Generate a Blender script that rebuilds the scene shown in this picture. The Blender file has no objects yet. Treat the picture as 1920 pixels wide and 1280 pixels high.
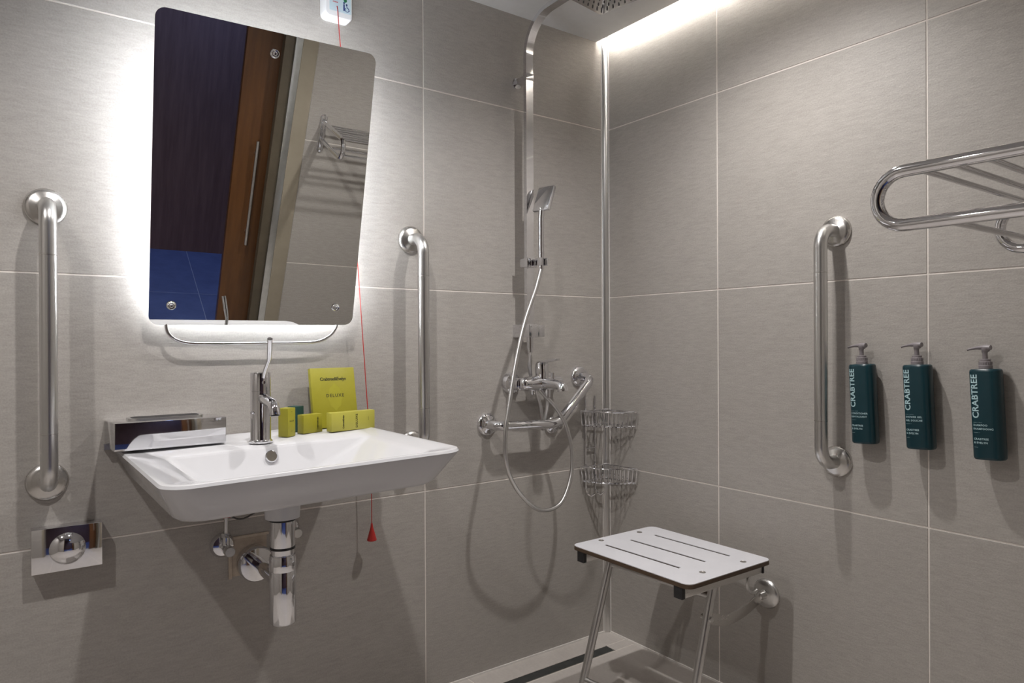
import bpy, bmesh, math, random
from mathutils import Vector, Matrix

S = bpy.context.scene
COL = S.collection
random.seed(4)

# ------------------------------------------------------------------ camera
FPX, YAW, PIT, ROL = 1322.951, 0.6327, -0.0016, -0.0049
CAM = Vector((-1.7803, -1.8495, 1.039))
_F = Vector((math.sin(YAW)*math.cos(PIT), math.cos(YAW)*math.cos(PIT), math.sin(PIT)))
_R0 = Vector((math.cos(YAW), -math.sin(YAW), 0))
_U0 = _R0.cross(_F)
_R = _R0*math.cos(ROL) + _U0*math.sin(ROL)
_U = -_R0*math.sin(ROL) + _U0*math.cos(ROL)
cd = bpy.data.cameras.new('camera')
cd.sensor_width = 36; cd.lens = FPX/1920*36; cd.clip_start = 0.02
cam = bpy.data.objects.new('camera', cd); COL.objects.link(cam)
cam.matrix_world = Matrix(((_R.x, _U.x, -_F.x, CAM.x), (_R.y, _U.y, -_F.y, CAM.y), (_R.z, _U.z, -_F.z, CAM.z), (0, 0, 0, 1)))
S.camera = cam

# ------------------------------------------------------------------ world, exposure
w = bpy.data.worlds.new('world'); S.world = w; w.use_nodes = True
w.node_tree.nodes['Background'].inputs[0].default_value = (0.01, 0.01, 0.012, 1)
w.node_tree.nodes['Background'].inputs[1].default_value = 0.3
S.view_settings.view_transform = 'Standard'
S.view_settings.look = 'None'
S.view_settings.exposure = 0.16
S.view_settings.gamma = 1.0
S.view_settings.use_curve_mapping = False
SPOT_W = 38.0        # ceiling downlights
COVE = 75.0          # strip in the ceiling gap
BACKLIGHT = 66.0     # strip behind the mirror
HALL_FILL_W = 40.0  # added blue lamp in the hall

# ------------------------------------------------------------------ pixel helpers (photograph 1920x1280)
def ray(px, py): return _F + _R*((px-960)/FPX) - _U*((py-640)/FPX)
def hit(px, py, ax, val):
    r = ray(px, py); return CAM + r*((val-CAM[ax])/r[ax])
def Bk(px, py, d=0.0): return hit(px, py, 1, -d)
def Rt(px, py, d=0.0): return hit(px, py, 0, -d)
def Zp(px, py, z): return hit(px, py, 2, z)

# ------------------------------------------------------------------ materials
def nodes(name):
    m = bpy.data.materials.new(name); m.use_nodes = True
    nt = m.node_tree; return m, nt, nt.nodes['Principled BSDF']
def mat(name, col, rough=0.5, metal=0.0, emit=None, es=0.0, coat=0.0, trans=0.0, ior=1.45):
    m, nt, b = nodes(name)
    b.inputs['Base Color'].default_value = (*col, 1); b.inputs['Roughness'].default_value = rough
    b.inputs['Metallic'].default_value = metal; b.inputs['IOR'].default_value = ior
    b.inputs['Coat Weight'].default_value = coat; b.inputs['Transmission Weight'].default_value = trans
    if emit:
        b.inputs['Emission Color'].default_value = (*emit, 1); b.inputs['Emission Strength'].default_value = es
    return m
def noisy(name, c1, c2, rough, scale, stretch=(1, 1, 1), bump=0.0, detail=6, metal=0.0, perobj=False, fine=None, rvar=0.0):
    m, nt, b = nodes(name); N = nt.nodes.new; L = nt.links.new
    tc = N('ShaderNodeTexCoord'); mp = N('ShaderNodeMapping'); mp.inputs['Scale'].default_value = stretch
    L(tc.outputs['Object'], mp.inputs['Vector'])
    if perobj:
        oi = N('ShaderNodeObjectInfo'); mu = N('ShaderNodeMath'); mu.operation = 'MULTIPLY'; mu.inputs[1].default_value = 37
        L(oi.outputs['Random'], mu.inputs[0]); cb = N('ShaderNodeCombineXYZ')
        for i in range(3): L(mu.outputs[0], cb.inputs[i])
        L(cb.outputs[0], mp.inputs['Location'])
    no = N('ShaderNodeTexNoise'); no.inputs['Scale'].default_value = scale; no.inputs['Detail'].default_value = detail
    no.inputs['Roughness'].default_value = 0.65
    L(mp.outputs[0], no.inputs['Vector'])
    fac = no.outputs['Fac']
    if fine:
        n2 = N('ShaderNodeTexNoise'); n2.inputs['Scale'].default_value = fine; n2.inputs['Detail'].default_value = 3
        L(tc.outputs['Object'], n2.inputs['Vector'])
        mx = N('ShaderNodeMix'); mx.data_type = 'FLOAT'; mx.inputs[0].default_value = 0.45
        L(no.outputs['Fac'], mx.inputs[2]); L(n2.outputs['Fac'], mx.inputs[3]); fac = mx.outputs[0]
    cr = N('ShaderNodeValToRGB'); cr.color_ramp.elements[0].position = 0.34; cr.color_ramp.elements[1].position = 0.66
    cr.color_ramp.elements[0].color = (*c1, 1); cr.color_ramp.elements[1].color = (*c2, 1)
    L(fac, cr.inputs[0]); L(cr.outputs[0], b.inputs['Base Color'])
    b.inputs['Roughness'].default_value = rough; b.inputs['Metallic'].default_value = metal
    if rvar:
        ma = N('ShaderNodeMapRange'); ma.inputs[3].default_value = rough-rvar; ma.inputs[4].default_value = rough+rvar
        L(fac, ma.inputs[0]); L(ma.outputs[0], b.inputs['Roughness'])
    if bump:
        bp = N('ShaderNodeBump'); bp.inputs['Strength'].default_value = bump; bp.inputs['Distance'].default_value = 0.002
        L(fac, bp.inputs['Height']); L(bp.outputs[0], b.inputs['Normal'])
    return m
M = {}
M['tile'] = noisy('taupe_porcelain', (.333, .310, .286), (.438, .412, .384), .50, 30, (1, 1, 5.0), .30, 10, perobj=True, fine=260, rvar=.06)
M['tile_wall_out'] = noisy('taupe_porcelain_plain', (.34, .305, .275), (.37, .335, .305), .5, 9, (1, 1, 5), .1, 5)
M['floor_tile'] = noisy('floor_porcelain', (.50, .46, .43), (.58, .54, .505), .32, 8, (4, 1, 1), .12, 6, perobj=True, fine=120)
M['grout'] = noisy('pale_grout', (.72, .67, .62), (.80, .75, .70), .8, 60)
M['silicone'] = noisy('white_silicone', (.72, .69, .66), (.78, .75, .72), .45, 40)
M['ceiling'] = noisy('white_ceiling_paint', (.58, .57, .56), (.61, .60, .59), .75, 30)
M['chrome'] = noisy('polished_chrome', (.74, .74, .76), (.80, .80, .82), .06, 20, metal=1.0)
M['mirror'] = noisy('mirror_silver', (.86, .87, .86), (.87, .88, .87), .0, 2, metal=1.0)
M['steel'] = noisy('brushed_steel', (.66, .655, .645), (.69, .685, .675), .29, 30, (1, 1, .03), .0, 4, metal=1.0, rvar=.015)
M['steel_h'] = noisy('satin_steel', (.60, .585, .565), (.64, .625, .605), .27, 40, (.05, 1, 1), .0, 4, metal=1.0, rvar=.02)
M['ceramic'] = noisy('white_ceramic', (.62, .62, .64), (.65, .65, .67), .07, 4)
M['white_plastic'] = noisy('white_plastic', (.80, .80, .82), (.84, .84, .86), .3, 6)
M['label_blue'] = noisy('pale_blue_label', (.55, .68, .76), (.60, .73, .80), .4, 30)
M['laminate'] = noisy('white_laminate', (.70, .70, .74), (.74, .74, .78), .28, 15)
M['laminate_edge'] = noisy('brown_laminate_core', (.055, .035, .022), (.11, .07, .042), .5, 20, (1, 1, 30))
M['black'] = noisy('black_rubber', (.012, .012, .013), (.022, .022, .024), .5, 30)
M['red'] = noisy('red_plastic', (.45, .025, .02), (.52, .035, .03), .4, 20)
M['green'] = noisy('green_plastic', (.02, .16, .07), (.03, .20, .09), .4, 20)
M['navy'] = noisy('navy_print', (.01, .03, .16), (.015, .04, .2), .5, 20)
M['redprint'] = noisy('red_print', (.5, .06, .09), (.55, .08, .1), .6, 20)
M['yellow'] = noisy('yellow_green_card', (.33, .305, .022), (.37, .34, .03), .42, 12)
M['yellow_pale'] = noisy('pale_yellow_card', (.44, .41, .065), (.48, .45, .085), .36, 12)
M['greencard'] = noisy('dark_green_card', (.012, .055, .05), (.018, .075, .065), .4, 12)
M['print_dark'] = noisy('olive_black_print', (.035, .035, .008), (.05, .05, .012), .6, 20)
M['print_gold'] = noisy('faint_yellow_print', (.37, .345, .03), (.40, .375, .038), .35, 20)
M['bottle'] = noisy('teal_bottle_plastic', (.003, .028, .038), (.005, .037, .049), .3, 6)
M['bottle_print'] = noisy('pale_teal_print', (.38, .55, .58), (.45, .62, .65), .5, 20)
M['pump'] = noisy('grey_pump_plastic', (.20, .18, .19), (.25, .23, .24), .35, 20)
M['cream'] = noisy('cream_door_lining', (.30, .262, .20), (.33, .29, .225), .5, 10)
M['olive'] = noisy('shaded_door_frame', (.085, .068, .045), (.105, .085, .058), .5, 12)  # shade of the inner door frame is put into this dark colour
M['alu'] = noisy('aluminium_strip', (.60, .62, .62), (.68, .70, .70), .3, 30, metal=1.0)
M['wood'] = noisy('orange_walnut_veneer', (.085, .032, .008), (.125, .050, .013), .4, 5, (9, 9, .7), .1, 7)
M['wood_dark'] = noisy('dark_stained_veneer', (.15, .085, .078), (.21, .125, .115), .5, 5, (8, 8, .6), .05, 6)
M['hall_floor'] = noisy('blue_grey_floor_tile', (.09, .12, .26), (.12, .16, .33), .45, 10, (1, 1, 1), .05, perobj=True)
M['hall_grout'] = noisy('pale_blue_grout', (.30, .33, .45), (.34, .37, .5), .8, 30)
M['hall_wall'] = noisy('hall_paint', (.22, .20, .21), (.25, .23, .24), .8, 20)
M['plaster'] = noisy('raw_plaster', (.50, .42, .34), (.62, .54, .45), .9, 40, bump=.4)
M['drain'] = noisy('drain_channel', (.030, .032, .031), (.05, .052, .05), .55, 40)
M['rubber_grey'] = noisy('grey_hose', (.06, .055, .055), (.09, .085, .085), .5, 30)
M['aerator'] = noisy('aerator_mesh', (.10, .11, .13), (.2, .21, .24), .5, 300)
M['led'] = mat('led_strip', (1, 1, 1), .5, emit=(.90, .95, 1.0), es=BACKLIGHT)
M['cove_led'] = mat('cove_led_strip', (1, 1, 1), .5, emit=(1.0, .955, .88), es=COVE)
M['lamp_lens'] = mat('lamp_lens', (1, 1, 1), .5, emit=(1.0, .95, .88), es=40)
M['added_hall_lens'] = mat('added_hall_lamp_lens', (1, 1, 1), .5, emit=(.25, .42, 1.0), es=8)

# ------------------------------------------------------------------ mesh helpers
class MB:
    def __init__(s): s.v = []; s.f = []
    def add(s, vs, fs):
        k = len(s.v); s.v += [Vector(v) for v in vs]; s.f += [tuple(i+k for i in f) for f in fs]; return s
    def box(s, a, b, rot=None, c=None):
        x0, y0, z0 = a; x1, y1, z1 = b
        vs = [Vector((x, y, z)) for z in (z0, z1) for y in (y0, y1) for x in (x0, x1)]
        if rot is not None:
            c = Vector(c) if c is not None else (Vector(a)+Vector(b))/2
            vs = [rot @ (v-c) + c for v in vs]
        return s.add(vs, [(0, 2, 3, 1), (4, 5, 7, 6), (0, 1, 5, 4), (2, 6, 7, 3), (0, 4, 6, 2), (1, 3, 7, 5)])
    def loft(s, rings, caps=True, closed=False):
        n = len(rings[0]); vs = [v for r in rings for v in r]; fs = []
        m = len(rings)
        for i in range(m if closed else m-1):
            j = (i+1) % m
            for k in range(n):
                l = (k+1) % n; fs.append((i*n+k, i*n+l, j*n+l, j*n+k))
        if caps and not closed:
            fs.append(tuple(range(n-1, -1, -1))); fs.append(tuple(range((m-1)*n, m*n)))
        return s.add(vs, fs)
    def tube(s, path, r, seg=12, caps=True, closed=False, up=None, sx=None):
        P = [Vector(q) for q in path]; n = len(P); rad = r if hasattr(r, '__len__') else [r]*n
        rings = []; nrm = None
        for i in range(n):
            if closed: t = (P[(i+1) % n]-P[i-1]).normalized()
            else: t = (P[min(i+1, n-1)]-P[max(i-1, 0)]).normalized()
            if nrm is None:
                u = Vector(up) if up else (Vector((0, 0, 1)) if abs(t.z) < .9 else Vector((1, 0, 0)))
                nrm = (u - t*u.dot(t)).normalized()
            else: nrm = (nrm - t*nrm.dot(t)).normalized()
            bn = t.cross(nrm)
            if sx:   # rectangular section sx = (half along nrm, half along bn)
                rings.append([P[i]+nrm*a*sx[0]+bn*b*sx[1] for a, b in ((1, 1), (-1, 1), (-1, -1), (1, -1))])
            else:
                rings.append([P[i]+(nrm*math.cos(2*math.pi*k/seg)+bn*math.sin(2*math.pi*k/seg))*rad[i] for k in range(seg)])
        return s.loft(rings, caps, closed)
    def lathe(s, prof, o, axis=(0, 0, 1), seg=24):
        a = Vector(axis).normalized(); u = Vector((0, 0, 1)) if abs(a.z) < .9 else Vector((1, 0, 0))
        u = (u-a*u.dot(a)).normalized(); b = a.cross(u); o = Vector(o)
        return s.loft([[o+a*h+(u*math.cos(2*math.pi*k/seg)+b*math.sin(2*math.pi*k/seg))*max(r, 1e-5) for k in range(seg)] for r, h in prof])
    def prism(s, poly, fr, d0, d1):
        # poly in 2D, fr(a,b,d)->3D
        return s.loft([[Vector(fr(a, b, d0)) for a, b in poly], [Vector(fr(a, b, d1)) for a, b in poly]])

def woff(par):
    o = Vector((0, 0, 0))
    while par is not None: o += par.location; par = par.parent
    return o
def tag(o, label=None, cat=None, group=None, kind=None):
    if label: o['label'] = label
    if cat: o['category'] = cat
    if group: o['group'] = group
    if kind: o['kind'] = kind
    return o
def build(name, mb, m, parent=None, bevel=0.0, smooth=40, local=False, bseg=2, label=None):
    me = bpy.data.meshes.new(name); bm = bmesh.new()
    vs = [bm.verts.new(v) for v in mb.v]
    for f in mb.f:
        try: bm.faces.new([vs[i] for i in f])
        except ValueError: pass
    bmesh.ops.remove_doubles(bm, verts=bm.verts[:], dist=2e-6)
    bmesh.ops.recalc_face_normals(bm, faces=bm.faces[:])
    if bevel:
        es = [e for e in bm.edges if len(e.link_faces) == 2 and e.calc_face_angle(0) > .6]
        bmesh.ops.bevel(bm, geom=es, offset=bevel, segments=bseg, affect='EDGES', profile=.5, clamp_overlap=True)
    if parent is None and not local:
        xs = [v.co for v in bm.verts]
        o = Vector(((min(c.x for c in xs)+max(c.x for c in xs))/2, (min(c.y for c in xs)+max(c.y for c in xs))/2, min(c.z for c in xs)))
    else: o = Vector((0, 0, 0)) if local else woff(parent)
    if not local: bmesh.ops.translate(bm, verts=bm.verts[:], vec=-o)
    bm.to_mesh(me); bm.free()
    if smooth:
        for p in me.polygons: p.use_smooth = True
        me.set_sharp_from_angle(angle=math.radians(smooth))
    me.materials.append(M[m] if isinstance(m, str) else m)
    ob = bpy.data.objects.new(name, me); COL.objects.link(ob)
    if parent is None: ob.location = o if not local else (0, 0, 0)
    else: ob.parent = parent
    if label: ob['label'] = label
    return ob
def thing(name, label, cat, loc, group=None, rot=None):
    o = bpy.data.objects.new(name, None); COL.objects.link(o); o.location = loc; o.empty_display_size = .05
    if rot: o.rotation_euler = rot
    return tag(o, label, cat, group)
def arc(c, r, a0, a1, n, u, v):
    c = Vector(c); u = Vector(u); v = Vector(v)
    return [c+(u*math.cos(math.radians(a0+(a1-a0)*i/n))+v*math.sin(math.radians(a0+(a1-a0)*i/n)))*r for i in range(n+1)]
def smoothpath(pts, n=10, closed=False):
    P = [Vector(q) for q in pts]; out = []; m = len(P)
    for i in range(m if closed else m-1):
        g = (lambda j: P[j % m]) if closed else (lambda j: P[max(0, min(m-1, j))])
        a, b, c, d = g(i-1), g(i), g(i+1), g(i+2)
        for k in range(n):
            t = k/n
            out.append(.5*((2*b)+(c-a)*t+(2*a-5*b+4*c-d)*t*t+(3*b-a-3*c+d)*t**3))
    if not closed: out.append(P[-1])
    return out
def rrect(x0, x1, y0, y1, r, n=6):
    rs = r if hasattr(r, '__len__') else [r]*4
    out = []
    for (cx, cy, a), q in zip(((x1, y1, 0), (x0, y1, 90), (x0, y0, 180), (x1, y0, 270)), rs):
        sx = -1 if cx == x1 else 1; sy = -1 if cy == y1 else 1
        for i in range(n+1):
            t = math.radians(a+90*i/n)
            out.append((cx+sx*q+q*math.cos(t), cy+sy*q+q*math.sin(t)))
    return out
_tx = {}
def textmesh(txt, size, align='LEFT', spacing=1.0):
    cu = bpy.data.curves.new('t', 'FONT'); cu.body = txt; cu.size = size; cu.align_x = align; cu.space_character = spacing
    cu.resolution_u = 3; cu.offset = size*.022
    ob = bpy.data.objects.new('t', cu); COL.objects.link(ob)
    dg = bpy.context.evaluated_depsgraph_get(); me = bpy.data.meshes.new_from_object(ob.evaluated_get(dg))
    vs = [v.co.copy() for v in me.vertices]; fs = [tuple(p.vertices) for p in me.polygons]
    bpy.data.objects.remove(ob); bpy.data.curves.remove(cu); bpy.data.meshes.remove(me)
    return vs, fs

# ------------------------------------------------------------------ setting
FZ = -.01; TOP = 2.36; CEIL = 2.10; YF = -1.65; XL = -2.75
ROWS = [(FZ, .591), (.591, 1.191), (1.191, 1.791), (1.791, TOP)]
G = .0019
def wall(name, mb, m='grout'):
    o = build(name, mb, m, smooth=0); tag(o, kind='structure'); return o
_tm = {}
def tile(parent, wdt, hgt, c, rotz=0.0, m='tile', thick=.009, flat=False):
    key = (round(wdt, 4), round(hgt, 4), m, flat)
    if key not in _tm:
        mb = MB()
        if flat: mb.box((-wdt/2+G, -hgt/2+G, -thick), (wdt/2-G, hgt/2-G, 0))
        else: mb.box((-wdt/2+G, 0, -hgt/2+G), (wdt/2-G, thick, hgt/2-G))
        ob = build('tile', mb, m, bevel=.0006, bseg=1, smooth=0, local=True); _tm[key] = ob.data
    else:
        ob = bpy.data.objects.new('tile', _tm[key]); COL.objects.link(ob)
    ob.parent = parent; ob.location = Vector(c)-woff(parent); ob.rotation_euler = (0, 0, rotz)
    return ob
# back wall
wb = wall('wall_back', MB().box((XL, .0012, FZ-.1), (.10, .10, TOP)))
for a, b in ((-.7477, 0.0), (-1.9477, -.7477), (XL, -1.9477)):
    for z0, z1 in ROWS: tile(wb, b-a, z1-z0, ((a+b)/2, 0, (z0+z1)/2))
# right wall
wr = wall('wall_right', MB().box((.0012, YF-.2, FZ-.1), (.10, .0012, TOP)))
for a, b in ((-.4843, 0.0), (-1.0853, -.4843), (YF, -1.0853)):
    for z0, z1 in ROWS: tile(wr, b-a, z1-z0, (0, (a+b)/2, (z0+z1)/2), -math.pi/2)
# front wall (behind the camera, seen in the mirror), in two pieces beside the doorway
XJ = -.765
wf = wall('wall_front', MB().box((XJ, YF-.05, FZ-.1), (.0, YF-.0012, TOP)).box((XJ, YF-.22, FZ-.1), (0, YF-.15, TOP))
          .box((XL, YF-.22, FZ-.1), (-2.06, YF-.0012, TOP)).box((-2.06, YF-.22, 2.11), (XJ, YF-.0012, TOP)))
for z0, z1 in ROWS:
    tile(wf, -XJ, z1-z0, (XJ/2, YF, (z0+z1)/2), math.pi)
    tile(wf, -2.06-XL, z1-z0, ((XL-2.06)/2, YF, (z0+z1)/2), math.pi)
wl = wall('wall_left', MB().box((XL-.1, YF-.2, FZ-.1), (XL-.0012, .1, TOP)))
for a, b in ((-.6, 0.0), (-1.2, -.6), (YF, -1.2)):
    for z0, z1 in ROWS: tile(wl, b-a, z1-z0, (XL, (a+b)/2, (z0+z1)/2), math.pi/2)
# floor
fl = wall('floor', MB().box((XL-.1, YF-.2, FZ-.12), (.1, .1, FZ-.0012)))
DX0, DX1, DY0, DY1 = -1.00, -.092, -.132, -.086       # drain channel
xs = [XL, -2.4, -1.8, -1.2, -.6, 0.0]
for i in range(5):
    tile(fl, xs[i+1]-xs[i], -DY1, ((xs[i]+xs[i+1])/2, DY1/2, FZ), m='floor_tile', flat=True)
for ya, yb in ((-.75, DY0), (-1.35, -.75), (-1.87, -1.35)):
    for i in range(5): tile(fl, xs[i+1]-xs[i], yb-ya, ((xs[i]+xs[i+1])/2, (ya+yb)/2, FZ), m='floor_tile', flat=True)
tile(fl, -DX1, DY1-DY0, (DX1/2, (DY0+DY1)/2, FZ), m='floor_tile', flat=True)
tile(fl, DX0-XL, DY1-DY0, ((DX0+XL)/2, (DY0+DY1)/2, FZ), m='floor_tile', flat=True)
# ceiling slab with a gap along the right wall, and the slab above it
ce = build('ceiling', MB().box((XL, YF, CEIL), (-.046, -.0, CEIL+.05)).box((XL-.1, YF-.2, TOP), (.1, .1, TOP+.08)), 'ceiling', smooth=0)
tag(ce, kind='structure')
# chrome corner profile, silicone beads
poly = [(0, 0)] + [(-.020*math.cos(t)-.001, -.0135*math.sin(t)) for t in [math.pi/2*i/8 for i in range(9)]]
tr = build('trim_1', MB().prism([(-.022, .001), (-.022, -.0015), (-.014, -.0085), (-.007, -.012), (-.001, -.0135), (.001, -.0135), (.001, .001)], lambda a, b, d: (a, b, d), FZ, TOP-.02), 'steel', smooth=50)
tag(tr, 'satin metal corner profile between the two tiled shower walls', kind='structure')
for i, (bx0, bx1) in enumerate((((-.0245, -.002, FZ), (-.0222, .001, CEIL)), ((-.002, -.0165, FZ), (.001, -.0138, TOP-.02)),
                                ((XL, -.004, FZ), (-.02, .001, FZ+.006)), ((-.004, YF, FZ), (.001, -.014, FZ+.005)))):
    tag(build('trim_%d' % (i+2), MB().box(bx0, bx1), 'silicone', smooth=0), kind='structure')

# doorway behind the camera and hall beyond (seen in the mirror)
tag(build('trim_6', MB().box((-.830, YF-.05, FZ), (XJ, YF+.004, 2.11)), 'cream', bevel=.001), 'cream painted door lining', kind='structure')
tag(build('trim_7', MB().box((-.860, YF-.045, FZ), (-.830, YF+.002, 2.11)), 'alu', bevel=.001), 'aluminium strip edging the door lining', kind='structure')
tag(build('trim_8', MB().box((-2.06, YF-.22, FZ), (-2.02, YF+.004, 2.11)), 'cream', bevel=.001), 'cream painted door lining', kind='structure')
tag(build('trim_9', MB().box((-.900, YF-.06, FZ), (-.860, YF-.012, 2.11)), 'olive', bevel=.001), 'inner door frame with shade put into its olive brown colour', kind='structure')  # dark strip carries the shade of the recessed frame
dr = thing('sliding_door', 'orange brown wood veneer sliding door with long steel bar handle', 'door', (-.85, -1.75, FZ))
build('leaf', MB().box((-1.035, -1.785, FZ+.006), (-.20, -1.745, 2.10)), 'wood', dr, bevel=.0015)
hb = MB().tube([(-.948, -1.712, .64), (-.948, -1.712, 1.135)], .0075, 14)
for z in (.70, 1.075): hb.tube([(-.948, -1.712, z), (-.948, -1.746, z)], .0055, 10)
build('handle', hb, 'steel', dr)
hf = wall('floor_hall', MB().box((-3.0, -3.30, FZ-.1), (.3, YF-.2, FZ-.0012)), 'hall_grout')
for xa, xb in ((-3.0, -2.4), (-2.4, -1.72), (-1.72, -1.005), (-1.005, -.35), (-.35, .3)):
    for ya, yb in ((-3.17, -2.52), (-2.52, -1.87)): tile(hf, xb-xa, yb-ya, ((xa+xb)/2, (ya+yb)/2, FZ), m='hall_floor', flat=True)
wall('wall_hall_far', MB().box((-3.0, -3.30, FZ-.1), (.3, -3.17, 2.4)), 'wood_dark')
wall('wall_hall_left', MB().box((-3.05, -3.3, FZ-.1), (-2.98, YF-.2, 2.4)), 'hall_wall')
wall('wall_hall_right', MB().box((.28, -3.3, FZ-.1), (.35, YF-.2, 2.4)), 'hall_wall')
wall('ceiling_hall', MB().box((-3.05, -3.3, 2.3), (.35, YF-.2, 2.4)), 'hall_wall')

# ------------------------------------------------------------------ lamps
def downlight(x, y, label):
    t = thing('downlight', label, 'light', (x, y, CEIL-.012), 'ceiling downlights in a row')
    build('trim_ring', MB().lathe([(.030, .0115), (.044, .0115), (.044, .006), (.036, .001), (.030, .004)], (x, y, CEIL-.012)), 'alu', t)
    build('lens', MB().lathe([(.0295, .0115), (.0295, .006), (.0, .006)], (x, y, CEIL-.012)), 'lamp_lens', t)
    ld = bpy.data.lights.new('downlight_light', 'SPOT'); ld.energy = SPOT_W; ld.shadow_soft_size = .022
    ld.spot_size = math.radians(150); ld.spot_blend = 1.0; ld.color = (1.0, .965, .94)
    lo = bpy.data.objects.new('downlight_light', ld); COL.objects.link(lo); lo.parent = t; lo.location = (0, 0, -.012)
for x, wh in ((-2.29, 'on the flush plate side of the room'), (-1.37, 'in front of the mirror'), (-.46, 'beside the square rain shower head')):
    downlight(x, -.78, 'small round ceiling downlight '+wh)
cv = build('led_strip', MB().box((-.0459, YF+.02, CEIL+.012), (-.0425, -.02, CEIL+.022)), 'cove_led', smooth=0)
tag(cv, 'bright led strip hidden in the ceiling gap along the right wall', 'light')
t = thing('added_hall_lamp', 'added unseen blue lamp that tints the hall', 'light', (-1.0, -2.75, 2.27))  # unseen lamp added to give the hall its blue light
build('body', MB().lathe([(.10, .029), (.10, .0), (.085, 0), (.085, .02)], (-1.0, -2.75, 2.27)), 'white_plastic', t)
build('lens', MB().lathe([(.084, .028), (.084, .006), (.0, .006)], (-1.0, -2.75, 2.27)), 'added_hall_lens', t)
ld = bpy.data.lights.new('added_hall_light', 'SPOT'); ld.energy = HALL_FILL_W; ld.color = (.30, .48, 1.0); ld.shadow_soft_size = .08
ld.spot_size = math.radians(100); ld.spot_blend = .8
lo = bpy.data.objects.new('added_hall_light', ld); COL.objects.link(lo); lo.parent = t; lo.location = (0, 0, -.01)

# ------------------------------------------------------------------ mirror
MO = Vector((-1.494, -.036, 1.079)); MN = Vector((-.038, -.967, -.251)).normalized()
def onm(px, py):
    r = ray(px, py); return CAM + r*((MO-CAM).dot(MN)/r.dot(MN))
mc = [onm(*q) for q in ((278, 609), (660, 609), (706, 103), (291, 9))]
mX = (mc[1]-mc[0]).normalized(); mV = MN.cross(mX)*(-1)
mV = mV if mV.z > 0 else -mV
mb_ = thing('tilting_mirror', 'backlit tilting wall mirror with rounded corners above the basin', 'mirror', (-1.25, -.03, 1.03))
def bil(u, v): return mc[0]*(1-u)*(1-v)+mc[1]*u*(1-v)+mc[2]*u*v+mc[3]*(1-u)*v
mw, mh = (mc[1]-mc[0]).length, (mc[3]-mc[0]).length
def mfr(a, b, d): return bil(a/mw, b/mh) - MN*d
build('glass', MB().prism(rrect(0, mw, 0, mh, .022, 8), mfr, 0, .005), 'mirror', mb_, smooth=30)
ins = .018
def ringmesh(o0, o1, d0, d1, r0, r1):
    a = rrect(o0, mw-o0, o0, mh-o0, r0, 5); b = rrect(o1, mw-o1, o1, mh-o1, r1, 5)
    return MB().loft([[Vector(mfr(x, y, d)) for x, y in q] for q, d in ((a, d0), (a, d1), (b, d1), (b, d0))], False, True)
build('back_frame', ringmesh(.030, .060, .0052, .014, .02, .01), 'white_plastic', mb_)
build('led_strip', ringmesh(.032, .044, .0142, .0165, .02, .012), 'led', mb_, label='glowing white led strip behind the glass')
# mount from the wall to the mirror back
c0 = mfr(mw/2, mh*.45, .006)
build('mount', MB().box((-1.34, -.004+.003, 1.22), (-1.16, -.014, 1.52)).tube([(-1.25, -.012, 1.36), c0], .012, 10).tube([(-1.32, -.012, 1.26), mfr(.18, .16, .006)], .008, 8).tube([(-1.18, -.012, 1.26), mfr(.31, .16, .006)], .008, 8), 'white_plastic', mb_)
for px, py in ((515, 101), (321, 572), (629, 576)):
    c = onm(px, py)
    sc = build('screw_cap', MB().lathe([(.0105, -.001), (.0105, .002), (.0098, .0042), (.0080, .0055), (.0062, .0050), (.0050, .0030), (.003, .0022), (0, .0020)], c, MN, 20), 'chrome', mb_, label='round chrome screw cap')
hp = [Bk(x, y, .034) for x, y in ((311, 606), (314, 622), (325, 634), (345, 642), (380, 644.5), (470, 644), (560, 642.5), (595, 640), (617, 630), (629, 616), (632, 604))]
build('tilt_handle', MB().tube(smoothpath(hp, 6), .0042, 10), 'chrome', mb_, label='thin bent chrome rod under the glass')

# ------------------------------------------------------------------ emergency alarm
ax0, ax1, az0, az1 = -1.064, -.984, 1.912, 2.035
al = thing('emergency_alarm', 'white wall alarm box with red pull cord and wheelchair symbol', 'alarm', (-1.02, 0, az0))
fr = lambda a, b, d: (a, -d, b)
pl = rrect(ax0, ax1, az0, az1, .014)
pl2 = rrect(ax0+.004, ax1-.004, az0+.004, az1-.004, .011)
build('box', MB().loft([[Vector(fr(a, b, 0)) for a, b in pl], [Vector(fr(a, b, .028)) for a, b in pl], [Vector(fr(a, b, .034)) for a, b in pl2]]), 'white_plastic', al)
lb = build('label_plate', MB().prism(rrect(ax0+.013, ax1-.006, az0+.018, az1-.012, .002), fr, .034, .0345), 'label_blue', al)
pr = MB()
for (u, v, l) in ((.040, .105, .014), (.024, .098, .011), (.021, .091, .011), (.018, .083, .014), (.016, .075, .028), (.028, .066, .007), (.022, .060, .017)):
    for k in range(int(l/.003)):
        if random.random() < .85: pr.box((ax0+u+k*.003, -.0349, az0+v-.019), (ax0+u+k*.003+.0023, -.0345, az0+v-.0165))
build('print', pr, 'redprint', lb)
ic = MB(); ox, oz = ax0+.052, az0+.024
ic.box((ox, -.0349, oz), (ox+.004, -.0345, oz+.018)); ic.lathe([(.0026, 0), (.0026, .0004)], (ox+.002, -.0345, oz+.0215), (0, -1, 0), 12)
ic.lathe([(.0024, 0), (.0024, .0004)], (ox+.0095, -.0345, oz+.018), (0, -1, 0), 12)
ic.tube([(ox+.0095, -.0347, oz+.015), (ox+.011, -.0347, oz+.0095), (ox+.015, -.0347, oz+.0085), (ox+.017, -.0347, oz+.002)], .0011, 6)
ic.tube(arc((ox+.0105, -.0347, oz+.0045), .0055, 130, 350, 12, (1, 0, 0), (0, 0, 1)), .0008, 6)
build('wheelchair_symbol', ic, 'navy', lb)
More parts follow.
